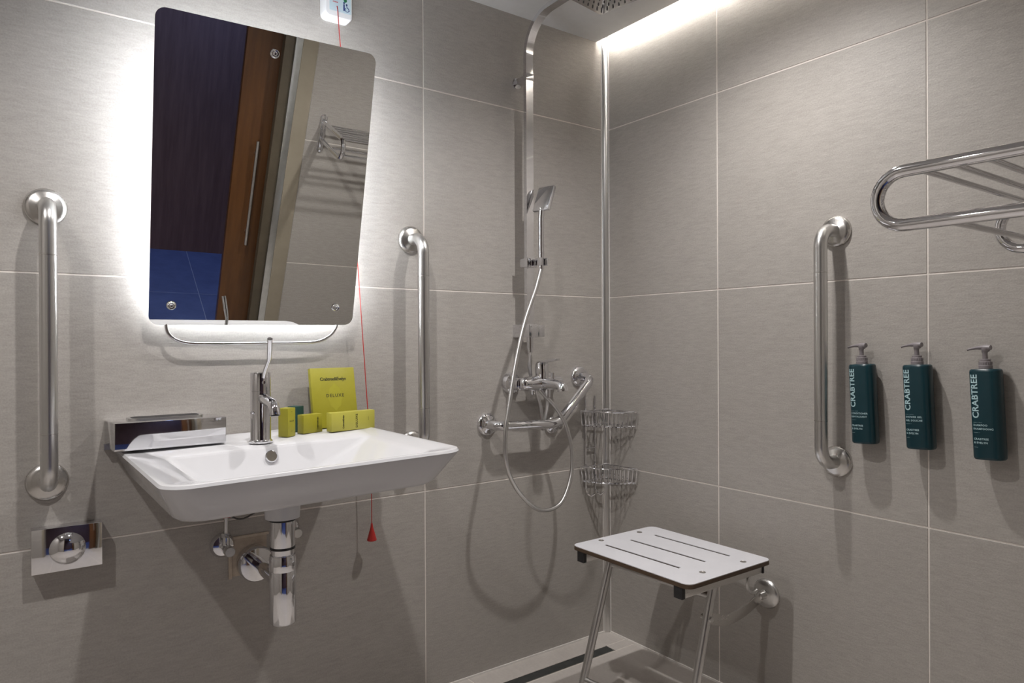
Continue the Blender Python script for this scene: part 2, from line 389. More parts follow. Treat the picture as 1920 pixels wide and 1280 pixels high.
build('button', MB().lathe([(.0045, 0), (.0045, .002), (.002, .002), (.0019, .001), (0, .001)], (ax0+.0575, -.0345, az0+.052), (0, -1, 0), 16), 'green', al)
cx, cy = -.939, -.040
cord = [(-1.030, -.0345, az0+.032), (-1.029, -.037, az0+.02), (-1.027, -.038, az0-.02), (-.99, -.039, 1.45), (-.950, -.040, .86), (-.945, cy, .79), (-.941, cy, .70), (cx, cy, .60), (cx, cy, .535)]
cd_ = build('cord', MB().tube(cord, .0013, 6), 'red', al, label='thin red cord')
build('pull_cone', MB().lathe([(.0022, .048), (.004, .036), (.0135, .002), (.0125, 0), (0, 0)], (cx, cy, .486), (0, 0, 1), 16), 'red', al, label='red cone shaped pull')

# ------------------------------------------------------------------ grab bars
def flange(mb, c, ax, r=.041):
    return mb.lathe([(r, 0), (r, .004), (r*.93, .009), (r*.74, .013), (r*.50, .0145), (r*.44, .016)], c, ax, 32)
def grab_bar(x, y, z0, z1, nrm, label):
    n = Vector(nrm); off = .078; rb = .045; r = .0165
    t = thing('grab_bar', label, 'grab bar', (x, y, z0-.04), 'brushed steel vertical grab bars')
    P0 = Vector((x, y, z1)); P1 = Vector((x, y, z0))
    path = [P0+n*.010] + arc(P0+n*(off-rb)-Vector((0, 0, rb)), rb, 90, 0, 10, n, (0, 0, 1)) + arc(P1+n*(off-rb)+Vector((0, 0, rb)), rb, 0, -90, 10, n, (0, 0, 1)) + [P1+n*.010]
    build('bar', MB().tube(path, r, 20), 'steel', t)
    for k in (1, -1):   # slip joint rings where the bend meets the bar
        c = (P0 if k == 1 else P1)+n*off-Vector((0, 0, k*.112))
        build('joint_ring', MB().lathe([(r+.0003, -.0006), (r+.0003, .0006)], c, (0, 0, 1), 20), 'steel_h', t)
    for P in (P0, P1): build('flange', flange(MB(), P, n), 'steel_h', t)
grab_bar(-1.689, 0, .735, 1.335, (0, -1, 0), 'vertical steel grab bar above the chrome flush plate')
grab_bar(-.793, 0, .735, 1.335, (0, -1, 0), 'vertical steel grab bar between the mirror and the shower rail')
grab_bar(0, -.862, .718, 1.320, (-1, 0, 0), 'vertical steel grab bar beside the wall mounted soap bottles')

# angled bar in the shower
ag = thing('angled_grab_bar', 'chrome grab bar bent upward under the shower mixer', 'grab bar', (-.33, 0, .70))
A = Bk(912, 795); Bp = Vector((-.293, 0, .766)); Cq = Vector((-.136, 0, .912)); n = Vector((0, -1, 0)); off = .072
dA = (Bp-A).normalized(); dC = (Cq-Bp).normalized()
path = [A+n*.01, A+n*.03, A+n*.05+dA*.004, A+n*.064+dA*.014, A+n*off+dA*.03] + [Bp+n*off-dA*.03, Bp+n*off-dA*.012+dC*.004, Bp+n*off+dC*.012, Bp+n*off+dC*.03] + [Cq+n*off-dC*.03, Cq+n*.064-dC*.014, Cq+n*.05-dC*.004, Cq+n*.03, Cq+n*.01]
build('bar', MB().tube(path, .0155, 18), 'chrome', ag)
for P in (A, Cq): build('flange', flange(MB(), P, n, .036), 'chrome', ag)
P = Vector((-.262, 0, .752)); build('flange', flange(MB(), P, n, .030), 'chrome', ag)
build('post', MB().tube([P+n*.01, P+n*.045, Vector((-.285, -off, .766))], .011, 14), 'chrome', ag)

# ------------------------------------------------------------------ wash basin
SX0, SX1, SY0 = -1.563, -.980, -.600
def rimz(x): return .814 + (x-SX1)*.0206
def ring(x0, x1, y0, y1, dz, r, n=8):
    return [Vector((x, y, rimz(x)+dz)) for x, y in rrect(x0, x1, y0, y1, r, n)]
YB = -.003
Q = .004
rings = [ring(-1.44, -1.13, -.42, -.12, -.088, (.03, .03, .10, .10)),
         ring(-1.495, -1.065, -.515, YB, -.083, (Q, Q, .05, .05)),
         ring(-1.524, -1.022, -.545, YB, -.076, (Q, Q, .05, .05)),
         ring(-1.533, -1.012, -.555, YB, -.068, (Q, Q, .05, .05)),
         ring(SX0+.004, SX1-.004, SY0+.003, YB, -.013, (Q, Q, .05, .05)),
         ring(SX0, SX1, SY0, YB, -.006, (Q, Q, .05, .05)),
         ring(SX0+.003, SX1-.003, SY0+.003, YB-.001, -.001, (Q, Q, .048, .048)),
         ring(SX0+.009, SX1-.009, SY0+.009, YB-.003, 0, (Q, Q, .045, .045)),
         ring(SX0+.016, SX1-.014, SY0+.016, YB-.006, -.001, (Q, Q, .04, .04)),
         ring(SX0+.060, SX1-.062, SY0+.028, -.250, -.003, (.02, .02, .03, .03)),
         ring(SX0+.068, SX1-.074, SY0+.036, -.257, -.009, (.02, .02, .03, .03)),
         ring(SX0+.115, SX1-.19, SY0+.06, -.278, -.066, (.04, .04, .05, .05)),
         ring(SX0+.14, SX1-.22, SY0+.08, -.292, -.075, (.05, .05, .06, .06)),
         ring(SX0+.21, SX1-.28, SY0+.14, -.33, -.079, (.02, .02, .02, .02))]
sk = thing('wash_basin', 'white rectangular ceramic wall hung wash basin with wide rim', 'basin', (-1.27, -.30, .72))
build('bowl', MB().loft(rings), 'ceramic', sk, smooth=38)
bx, by = -1.272, -.300
build('drain_boss', MB().lathe([(.030, -.075), (.037, -.073), (.0395, -.03), (.046, .004)], (bx, by, .726), (0, 0, 1), 28), 'ceramic', sk)
oc = Vector((-1.285, -.2615, rimz(-1.285)-.026)); on_ = Vector((0, -.94, .34))
build('overflow_cap', MB().lathe([(.0125, -.010), (.0135, .001), (.0135, .007), (.0115, .009), (0, .009)], oc, on_, 24), 'chrome', sk, label='round chrome overflow cap')
build('plug', MB().lathe([(.030, -.004), (.030, .002), (.026, .006), (0, .008)], (-1.285, -.385, rimz(-1.285)-.079), (0, 0, 1), 24), 'chrome', sk)

# tap
TX, TY = -1.288, -.200
tz = rimz(TX)
tp = thing('basin_tap', 'chrome single lever tap with tall bent lever on the basin', 'tap', (TX, TY, tz))
build('body', MB().lathe([(.0265, 0), (.0265, .004), (.0240, .0055), (.0225, .008), (.0225, .117), (.0219, .1175), (.0219, .1185), (.0225, .119), (.0225, .158), (.0212, .1605), (0, .161)], (TX, TY, tz), (0, 0, 1), 32), 'chrome', tp)
sp0 = Vector((TX, TY-.012, .911)); spd = Vector((.0, -.99, -.12)).normalized()
sp = MB().tube([sp0, sp0+spd*.068, sp0+spd*.080+Vector((0, 0, -.002)), sp0+spd*.089+Vector((0, 0, -.010)), sp0+spd*.092+Vector((0, 0, -.022))], [.0118, .0118, .0118, .0115, .0115], 20)
so = build('spout', sp, 'chrome', tp)
build('aerator', MB().lathe([(.0095, 0), (.0095, .0008)], sp0+spd*.0922+Vector((0, 0, -.0227)), (0, -.15, -1), 20), 'aerator', so)
hpth = [Vector((TX, TY-.0215, .957)), Vector((TX+.001, TY-.026, .970)), Vector((TX+.004, TY-.040, .990)), Vector((TX+.0045, TY-.049, 1.000)), Vector((TX+.002, TY-.060, 1.016)), Vector((TX-.003, TY-.080, 1.045))]
build('lever', MB().tube(smoothpath(hpth, 4), [.0042]*9+[.0042+.0016*min(1, i/8) for i in range(12)], 12), 'chrome', tp)
build('set_screw', MB().lathe([(.004, 0), (.004, .001), (.0025, .0008), (0, .0006)], (TX, TY-.0223, .946), (0, -1, 0), 12), 'chrome', tp)
build('pop_up_knob', MB().tube([(TX-.0205, TY-.010, .878), (TX-.0250, TY-.0115, .878)], .0033, 10), 'chrome', tp)

# bottle trap and valves
bt = thing('bottle_trap', 'chrome bottle trap hanging under the wash basin', 'pipe', (bx, by, .422))
build('pipe', MB().lathe([(.0262, .651), (.0262, .590), (.0245, .584), (.0245, .552)], (bx, by, 0), (0, 0, 1), 28), 'chrome', bt)
build('gasket', MB().lathe([(.0283, 0), (.0290, .002), (.0283, .004)], (bx, by, .647), (0, 0, 1), 28), 'black', bt)
build('collar', MB().lathe([(.0268, .585), (.0268, .590)], (bx, by, 0), (0, 0, 1), 28), 'black', bt)
build('nut', MB().lathe([(.0270, .537), (.0285, .539), (.0285, .565), (.0272, .567), (.0272, .572), (.024, .573)], (bx, by, 0), (0, 0, 1), 28), 'chrome', bt)
build('cup', MB().lathe([(.0, .422), (.0255, .422), (.0280, .425), (.0285, .536), (.027, .539)], (bx, by, 0), (0, 0, 1), 32), 'chrome', bt)
wx_, wz_ = -1.249, .478
build('outlet_pipe', MB().tube([(bx, by+.01, .505), (bx+.002, by+.05, .502), (wx_, -.05, .482), (wx_, -.004, wz_)], .0165, 18), 'chrome', bt)
build('rosette', MB().lathe([(.044, .0), (.044, .034), (.041, .038), (.018, .040)], (wx_, -.001, wz_), (0, -1, 0), 32), 'chrome', bt)
def valve(x, z, label):
    v = thing('angle_valve', label, 'valve', (x, 0, z-.03), 'chrome angle valves under the basin')
    build('rosette', MB().lathe([(.030, 0), (.030, .003), (.024, .012), (.013, .015)], (x, 0, z), (0, -1, 0), 24), 'chrome', v)
    build('body', MB().tube([(x, -.01, z), (x, -.055, z)], .0115, 14).tube([(x, -.038, z), (x, -.038, z+.035)], .009, 12).lathe([(.0105, 0), (.0105, .010)], (x, -.038, z+.028), (0, 0, 1), 6), 'chrome', v)
    build('knob', MB().lathe([(.010, 0), (.0125, .003), (.0125, .020), (.011, .023), (0, .023)], (x, -.055, z), (0, -1, 0), 18), 'steel', v)
    return v
v1 = valve(-1.325, .532, 'chrome angle valve with red tag under the basin')
build('riser', MB().tube([(-1.325, -.038, .565), (-1.325, -.040, .60), (-1.325, -.045, .717)], .0052, 10), 'steel', v1)
build('red_tag', MB().box((-1.334, -.052, .610), (-1.318, -.036, .6275)), 'red', v1, label='small red tag')
build('cable', MB().tube(smoothpath([(-1.321, -.05, .617), (-1.30, -.055, .604), (-1.275, -.06, .609), (-1.255, -.06, .63), (-1.245, -.06, .717)], 6), .0022, 8), 'rubber_grey', v1)
v2 = valve(-1.160, .550, 'chrome angle valve half hidden behind the bottle trap')
build('riser', MB().tube([(-1.160, -.038, .585), (-1.162, -.040, .63), (-1.175, -.045, .717)], .0052, 10), 'steel', v2)
# broken plaster edge round the waste outlet
build('plaster_patch', MB().box((-1.301, -.0006, .447), (-1.215, .004, .541)).box((-1.310, -.0045, .443), (-1.302, .002, .536)).box((-1.306, -.004, .541), (-1.21, .002, .548)), 'plaster', wb, bevel=.001)

# ------------------------------------------------------------------ chrome dispenser on the wall above the rim
cb = thing('tissue_dispenser', 'polished chrome tissue box holder at the corner of the basin', 'dispenser', (-1.46, 0, .80))
X0, X1, Z0, Z1, D = -1.579, -1.354, .8075, .868, -.163
build('case', MB().loft([[Vector((X0, y, z)) for y, z in ((0, Z1-.006), (D, Z1), (D+.0028, Z0+.004), (D+.006, Z0), (0, Z0))], [Vector((X1, y, z)) for y, z in ((0, Z1-.006), (D, Z1), (D+.0028, Z0+.004), (D+.006, Z0), (0, Z0))]]), 'chrome', cb, bevel=.0015)
build('slot_rim', MB().loft([[Vector((x, y, z)) for x, y in rrect(-1.545, -1.39, -.115, -.055, .018)] for z in (Z1-.003, Z1+.003)]).add([], []), 'steel', cb)
build('slot', MB().prism(rrect(-1.537, -1.398, -.108, -.062, .012), lambda a, b, d: (a, b, d), Z1+.003, Z1+.0034), 'black', cb)
build('wall_hook', MB().box((X0-.003, -.02, Z0-.012), (X0+.012, 0, Z0+.001)), 'steel', cb)

# ------------------------------------------------------------------ flush plate
fp = thing('flush_plate', 'rectangular polished flush plate with a domed round button', 'flush plate', (-1.654, 0, .54))
build('plate', MB().box((-1.720, -.033, .5425), (-1.588, -.0, .638)), 'chrome', fp, bevel=.0012)
build('button', MB().lathe([(.0345, 0), (.0345, .001), (.031, .005), (.024, .010), (.014, .0135), (.006, .0148), (0, .015)], (-1.654, -.033, .590), (0, -1, 0), 36), 'chrome', fp, label='domed chrome push button')

# ------------------------------------------------------------------ amenity cartons
def carton(name, label, c, size, rz, m, lean=0.0, texts=(), group='guest amenity cartons on the basin'):
    t = thing(name, label, 'box', c, group, (lean, 0, rz))
    wx, dy, hz = size
    cbx = build('carton', MB().box((-wx/2, -dy/2, 0), (wx/2, dy/2, hz)), m, t, bevel=.0008, local=True)
    build('flap', MB().box((-wx/2+.002, -dy/2+.0015, hz-.0002), (wx/2-.002, -dy/2+.002, hz+.0001)), m, t, local=True, smooth=0)
    for txt, s, u, v, face, rot, tm, sp in texts:
        vs, fs = textmesh(txt, s, 'CENTER', sp); mbb = MB(); out = []
        for q in vs:
            a, b = (q.x, q.y) if not rot else (-q.y, q.x)
            a += u; b += v
            out.append((a, -dy/2-.0003, b) if face == 'F' else (wx/2+.0003, a, b))
        build('print', mbb.add(out, fs), tm, cbx, local=True, smooth=0)
    return t, cbx
def dz(x): return rimz(x)-.0006
BR = 'Crabtree&Evelyn'
t, cbx = carton('flat_carton', 'large flat yellow green carton leaning against the tiled wall', (-1.055, -.072, dz(-1.055)), (.122, .016, .158), 0, 'yellow', -.20,
       ((BR, .0125, 0, .124, 'F', 0, 'print_dark', .85), ('DELUXE', .0115, .002, .080, 'F', 0, 'print_dark', 1.25)))
orn = []
for k in range(36):
    a = 2*math.pi*k/36; r = 1-.13*abs(math.sin(4*a))
    orn.append((.021*r*math.sin(a)+.002, .080+.034*r*math.cos(a)*(1+.10*abs(math.cos(a))**6)))
build('print', MB().add([(a, -.0081-.00012, b) for a, b in orn], [tuple(range(36))]), 'print_gold', cbx, local=True, smooth=0, label='faint shield shaped print')
carton('long_carton', 'long pale yellow carton lying on its side on the basin rim', (-1.042, -.141, dz(-1.042)), (.128, .024, .047), math.radians(9), 'yellow_pale', 0,
       (('DELUXE', .0085, .012, .023, 'F', 1, 'print_dark', 1.2), (BR, .0062, -.028, .023, 'F', 1, 'print_dark', .8), ('-----', .006, .046, .026, 'F', 1, 'print_dark', 1.0)))
carton('small_carton', 'small yellow carton lying beside the long pale one', (-1.141, -.116, dz(-1.141)), (.058, .024, .046), math.radians(18), 'yellow', 0,
       ((BR, .0058, .016, .023, 'F', 1, 'print_dark', .8),))
carton('slim_carton', 'slim upright yellow carton standing beside the tap', (-1.208, -.141, dz(-1.208)), (.029, .028, .069), math.radians(35), 'yellow', 0,
       (('DELUXE', .0042, 0, .036, 'F', 0, 'print_dark', 1.1), ('----', .0042, 0, .059, 'F', 0, 'print_dark', 1.0), ('-----', .0042, 0, .012, 'F', 0, 'print_dark', 1.0)))
carton('slim_carton', 'slim upright dark green carton standing behind the yellow one', (-1.160, -.066, dz(-1.160)), (.029, .028, .064), math.radians(35), 'greencard', 0,
       (('------', .0046, .001, .037, 'F', 0, 'bottle_print', 1.0),))

# ------------------------------------------------------------------ shower column
RX, RY = -.400, -.062
sc = thing('shower_column', 'square chrome shower rail with curved arm and flat rain head', 'shower', (RX, 0, 1.04))
ac = Vector((RX, RY-.115, 1.945))
ap = [(RX, RY, 1.055), (RX, RY, 1.4), (RX, RY, 1.88)] + [ac+Vector((0, .115*math.cos(a), .118*math.sin(a))) for a in [math.pi/2*i/10 for i in range(11)]] + [(RX, -.30, 2.066), (RX, -.40, 2.066), (RX, -.425, 2.062)]
build('rail', MB().tube(ap, .01, up=(0, 1, 0), sx=(.007, .014)), 'chrome', sc, smooth=25)
build('wall_bracket', MB().box((RX-.011, RY+.004, 1.866), (RX+.009, -.0, 1.886)).lathe([(.018, 0), (.018, .004)], (RX-.001, 0, 1.876), (0, -1, 0), 20), 'chrome', sc, bevel=.001)
build('collar', MB().box((RX-.0155, RY-.0085, 1.868), (RX+.0155, RY+.0085, 1.890)), 'chrome', sc, bevel=.001)
hd = Matrix.Rotation(math.radians(9), 3, 'Z'); hcx, hcy, hcz = -.402, -.425, 2.006
rh = build('rain_head', MB().box((hcx-.1, hcy-.1, hcz), (hcx+.1, hcy+.1, hcz+.009), hd), 'chrome', sc, bevel=.002)
nz = MB()
for i in range(9):
    for j in range(9):
        q = hd @ Vector(((i-4)*.021, (j-4)*.021, 0)); nz.lathe([(.0026, 0), (.0018, .003), (0, .003)], (hcx+q.x, hcy+q.y, hcz+.0004), (0, 0, -1), 6)
o = build('nozzles', nz, 'rubber_grey', rh); o['kind'] = 'stuff'
build('swivel', MB().lathe([(.016, 0), (.016, .012), (.010, .020), (.010, .052)], (hcx, hcy, hcz+.008), (0, 0, 1), 18), 'chrome', sc)
build('diverter_block', MB().box((RX-.020, -.085, 1.048), (RX+.018, -.0, 1.090)).box((RX+.018, -.082, 1.050), (RX+.046, -.04, 1.088)), 'chrome', sc, bevel=.0015)
build('riser_tail', MB().tube([(RX+.002, RY, 1.05), (RX+.002, RY, 1.012)], .0105, 14).tube([(RX+.002, RY, 1.015), (RX+.002, RY, 1.0)], .0085, 12), 'chrome', sc)
SZ = 1.285
build('slider', MB().box((RX-.024, RY-.019, SZ-.014), (RX+.016, RY+.016, SZ+.014)).box((RX-.004, RY-.046, SZ-.010), (RX+.018, RY-.018, SZ+.010)).box((RX-.006, RY-.070, SZ-.012), (RX-.002, RY-.040, SZ+.012)).box((RX+.016, RY-.070, SZ-.012), (RX+.020, RY-.040, SZ+.012)), 'chrome', sc, bevel=.001)

# hand shower with hose
HX, HY = RX+.007, RY-.053
hs = thing('hand_shower', 'slim chrome hand shower with flat square head and looping hose', 'hand shower', (HX, HY, 1.27))
build('handle', MB().tube([(HX, HY, 1.262), (HX, HY, 1.27), (HX, HY, 1.42), (HX, HY-.004, 1.455)], [.0075, .0088, .0092, .0095], 18), 'chrome', hs)
tilt = Matrix.Rotation(math.radians(14), 3, 'Z') @ Matrix.Rotation(math.radians(23), 3, 'Y')
hc = Vector((HX+.012, HY-.002, 1.484))
hh = build('head', MB().box(hc-Vector((.006, .031, .043)), hc+Vector((.006, .031, .043)), tilt), 'chrome', hs, bevel=.002)
build('spray_face', MB().box(hc+Vector((.0062, -.027, -.039)), hc+Vector((.0075, .027, .039)), tilt, hc), 'rubber_grey', hh)
hq = [(HX, HY, 1.265), Bk(1005, 540, .118), Bk(985, 600, .125), Bk(969, 670, .135), Bk(956, 750, .15), Bk(947, 820, .16), Bk(952, 880, .16), Bk(975, 925, .155), Bk(1013, 956, .15), Bk(1050, 944, .145), Bk(1069, 900, .14), Bk(1073, 850, .13), Bk(1062, 800, .115), Bk(1043, 765, .10), Bk(1024, 744, .085), Bk(1010, 728, .070)]
build('hose', MB().tube(smoothpath(hq, 8), .0066, 10), 'steel', hs, label='flexible metal hose hanging in a long loop')

# mixer
mx = thing('shower_mixer', 'chrome single lever shower mixer on the tiled wall', 'tap', (-.356, 0, .86))
mz = .900
build('body', MB().lathe([(.004, -.012), (.014, -.010), (.020, -.004), (.022, .004), (.0235, .03), (.0255, .075), (.0235, .12), (.022, .150), (.014, .158)], (-.431, -.066, mz), (1, 0, 0), 24), 'chrome', mx)
for x in (-.431, -.281):
    build('flange', MB().lathe([(.036, 0), (.036, .003), (.030, .016), (.020, .020), (.0195, .060)], (x, 0, mz), (0, -1, 0), 28), 'chrome', mx)
build('cartridge', MB().lathe([(.020, .010), (.0215, .03), (.0215, .062), (.019, .067), (0, .068)], (-.356, -.070, mz), (0, 0, 1), 24), 'chrome', mx)
build('lever', MB().loft([[Vector((-.356+s*a, y, z)) for s, z in ((-1, b), (1, b), (1, b+.007), (-1, b+.007))] for a, y, b in ((.016, -.060, .963), (.016, -.085, .966), (.011, -.125, .972), (.009, -.150, .975))]), 'chrome', mx, bevel=.0015)
build('spout', MB().tube([(-.356, -.070, mz), (-.352, -.11, mz), (-.350, -.150, mz-.002), (-.350, -.163, mz-.008), (-.350, -.166, mz-.022)], [.020, .018, .017, .0165, .0165], 18), 'chrome', mx)
build('diverter_knob', MB().tube([(-.350, -.118, mz+.014), (-.350, -.118, mz+.036)], [.0045, .006], 12), 'chrome', mx)
build('outlet', MB().tube([(-.345, -.085, mz-.015), (-.345, -.085, mz-.045)], .0095, 14), 'chrome', mx)
build('outlet', MB().tube([(-.392, -.068, mz-.018), (-.392, -.068, mz-.034)], .0085, 12), 'chrome', mx)
ch = [(-.345, -.085, mz-.042), (-.343, -.078, .82), (-.336, -.055, .775), (-.326, -.036, .748), (-.318, -.024, .765), (-.325, -.022, .82), (-.348, -.026, .88), (-.375, -.034, .93), (-.392, -.050, .975), (RX+.002, RY, 1.005)]
build('connecting_hose', MB().tube(smoothpath(ch, 7), .0064, 10), 'steel', mx)

# ------------------------------------------------------------------ corner caddy
cc = thing('corner_caddy', 'two tier chrome wire corner basket in the shower', 'caddy', (-.06, -.06, .50))
def tier(zr, zb):
    t = .0018
    P0 = Vector((-.136, -.010, 0)); P1 = Vector((-.012, -.158, 0)); K = Vector((-.026, -.020, 0))
    up = lambda p, z: Vector((p.x, p.y, z))
    bk = MB()
    ins = [P0+(K-P0)*.10, K, P1+(K-P1)*.10]
    rimp = [up(P0, zr), up(K, zr), up(P1, zr)]
    front = [up(P0.lerp(P1, i/8)+Vector((-.72, -.69, 0))*.026*math.sin(math.pi*i/8), zr) for i in range(9)]
    fr13 = [up(P0.lerp(P1, i/14)+Vector((-.72, -.69, 0))*.026*math.sin(math.pi*i/14), zr) for i in range(15)]
    bk_rim = MB().tube(rimp+front[::-1][1:-1], .0026, 8, closed=True)
    rim = build('basket_rim', bk_rim, 'chrome', cc)
    low = [v+Vector((0, 0, zb-zr))+(Vector((K.x, K.y, zr))-v)*.05 for v in rimp+front[::-1][1:-1]]
    build('basket_rim', MB().tube(low, .0026, 8, closed=True), 'chrome', cc)
    for i in range(15):
        a = fr13[i]; b = a+Vector((0, 0, zb-zr))+(Vector((K.x, K.y, zr))-a)*.05
        build('wire', MB().tube([a, b], t, 6), 'chrome', cc)
    for q0, q1 in ((P0, K), (K, P1)):
        for i in range(1, 7):
            a = up(q0.lerp(q1, i/7), zr); b = a+Vector((0, 0, zb-zr))+(Vector((K.x, K.y, zr))-a)*.05
            build('wire', MB().tube([a, b], t, 6), 'chrome', cc)
    for i in range(1, 14):   # base wires running from the front to the corner side
        a = fr13[i]+Vector((0, 0, zb-zr)); f = i/14
        e = (P0.lerp(K, (f*2)) if f < .5 else K.lerp(P1, (f*2-1)))
        build('base_wire', MB().tube([a, up(e, zb)], t, 6), 'chrome', cc)
tier(.791, .741); tier(.597, .548)
for x in (-.112, -.068):
    build('post', MB().tube([(x, -.008, .842), (x, -.008, .52), (x+.004, -.012, .500), (x+.014, -.02, .492), (x+.026, -.026, .500)], .0033, 8), 'chrome', cc)
build('hook_bar', MB().tube([(-.112, -.011, .66), (-.068, -.011, .66)], .0026, 8), 'chrome', cc)

# ------------------------------------------------------------------ folding shower seat
st = thing('folding_stool', 'white slotted fold down shower stool on steel legs', 'stool', (-.27, -.52, FZ))
PZ = .45; px0, px1, py0, py1 = -.443, -.104, -.738, -.309
slots = [((-.366, -.371), (-.357, -.636)), ((-.272, -.379), (-.263, -.643)), ((-.177, -.386), (-.170, -.651))]
def plate(name, z0, z1, m, grow=0.0):
    ob = build(name, MB().prism(rrect(px0-grow, px1+grow, py0-grow, py1+grow, .022, 6), lambda a, b, d: (a, b, d), z0, z1), m, st, smooth=30)
    cut = MB()
    for (ax_, ay_), (bx_, by_) in slots:
        d = Vector((bx_-ax_, by_-ay_)).normalized(); nn = Vector((-d.y, d.x))*.0048
        poly = [(ax_+nn.x, ay_+nn.y), (ax_-nn.x, ay_-nn.y), (bx_-nn.x, by_-nn.y), (bx_+nn.x, by_+nn.y)]
        cut.prism(poly, lambda a, b, dd: (a, b, dd), z0-.01, z1+.01)
    cu = build('cutter', cut, m, st, smooth=0)
    md = ob.modifiers.new('b', 'BOOLEAN'); md.object = cu; md.operation = 'DIFFERENCE'; md.solver = 'EXACT'
    dg = bpy.context.evaluated_depsgraph_get(); me = bpy.data.meshes.new_from_object(ob.evaluated_get(dg))
    ob.modifiers.clear(); ob.data = me; me.set_sharp_from_angle(angle=math.radians(30))
    bpy.data.objects.remove(cu)
    return ob
plate('seat_core', PZ-.012, PZ-.0018, 'laminate_edge')
plate('seat_top', PZ-.0017, PZ, 'laminate', -.0006)
for x, y in ((-.346, -.332), (-.192, -.338), (-.185, -.704), (-.339, -.694)):
    build('bolt', MB().lathe([(.0085, 0), (.0085, .0008), (.0055, .0018), (.004, .0006), (0, .0004)], (x, y, PZ), (0, 0, 1), 14), 'steel_h', st)
for k, y in ((0, -.345), (1, -.700)):
    build('rail', MB().box((-.428, y-.0125, PZ-.042), (-.112, y+.0125, PZ-.0125)), 'steel_h', st, bevel=.002)
    build('end_cap', MB().box((-.440, y-.0135, PZ-.043), (-.4275, y+.0135, PZ-.0121)), 'black', st, bevel=.0015)
    build('end_cap', MB().box((-.1125, y-.0135, PZ-.043), (-.106, y+.0135, PZ-.0121)), 'black', st)
    ly = y+.004 if k else y-.012
    top = Vector((-.300 if k else -.328, ly, PZ-.036)); bot = Vector((-.420 if k else -.466, ly, FZ+.012))
    build('leg', MB().tube([top, bot], .0115, 16), 'steel', st)
    build('foot', MB().lathe([(.0135, -.012), (.0145, -.010), (.0135, .012)], bot, bot-top if False else (0, 0, 1), 16), 'black', st)
    kn = top.lerp(bot, .20)
    # bracket arm from the wall rosette to the leg
    wy = -.650 if k else -.395
    W = Vector((-.018, wy, .311))
    if not k: kn = Vector((-.10, y-.008, PZ-.045))
    apth = smoothpath([kn+Vector((.006, .0, 0)), kn.lerp(W, .3)+Vector((0, 0, -.026*k)), kn.lerp(W, .65)+Vector((0, 0, -.022*k)), W+Vector((-.006, 0, 0)), W], 5)
    build('bracket', MB().tube(apth, .01, up=(0, 0, 1), sx=(.014, .003)), 'steel_h', st, bevel=.001)
    build('pivot_bolt', MB().lathe([(.007, -.016), (.007, .016), (.004, .018)], kn, (0, 1, 0), 12), 'steel', st)
    build('hook', MB().tube(arc((-.062, wy, .357), .030, 100, 300, 12, (1, 0, 0), (0, 0, 1)), .0045, 8), 'steel', st)
    build('rosette', MB().lathe([(.042, 0), (.042, .003), (.037, .009), (.022, .013), (.012, .015), (.011, .040), (.008, .042)], (0, wy, .311), (-1, 0, 0), 28), 'steel', st)
build('crossbar', MB().tube([(-.440, -.357, .078), (-.393, -.696, .078)], .009, 14), 'steel', st)
build('crossbar', MB().tube([(-.330, -.357, .385), (-.310, -.696, .385)], .009, 14), 'steel', st)

# ------------------------------------------------------------------ linear drain
ld_ = thing('linear_drain', 'dark steel linear drain set along the shower wall', 'drain', (-.5, -.11, FZ-.006))
build('channel', MB().box((DX0+.002, DY0+.002, FZ-.006), (DX1-.002, DY1-.002, FZ-.0004)), 'drain', ld_)
build('edge_strip', MB().box((DX0, DY1-.004, FZ-.006), (DX1, DY1-.0018, FZ+.0004)).box((DX0, DY0+.0018, FZ-.006), (DX1, DY0+.004, FZ+.0004)).box((DX1-.004, DY0, FZ-.006), (DX1-.0018, DY1, FZ+.0004)), 'steel_h', ld_)

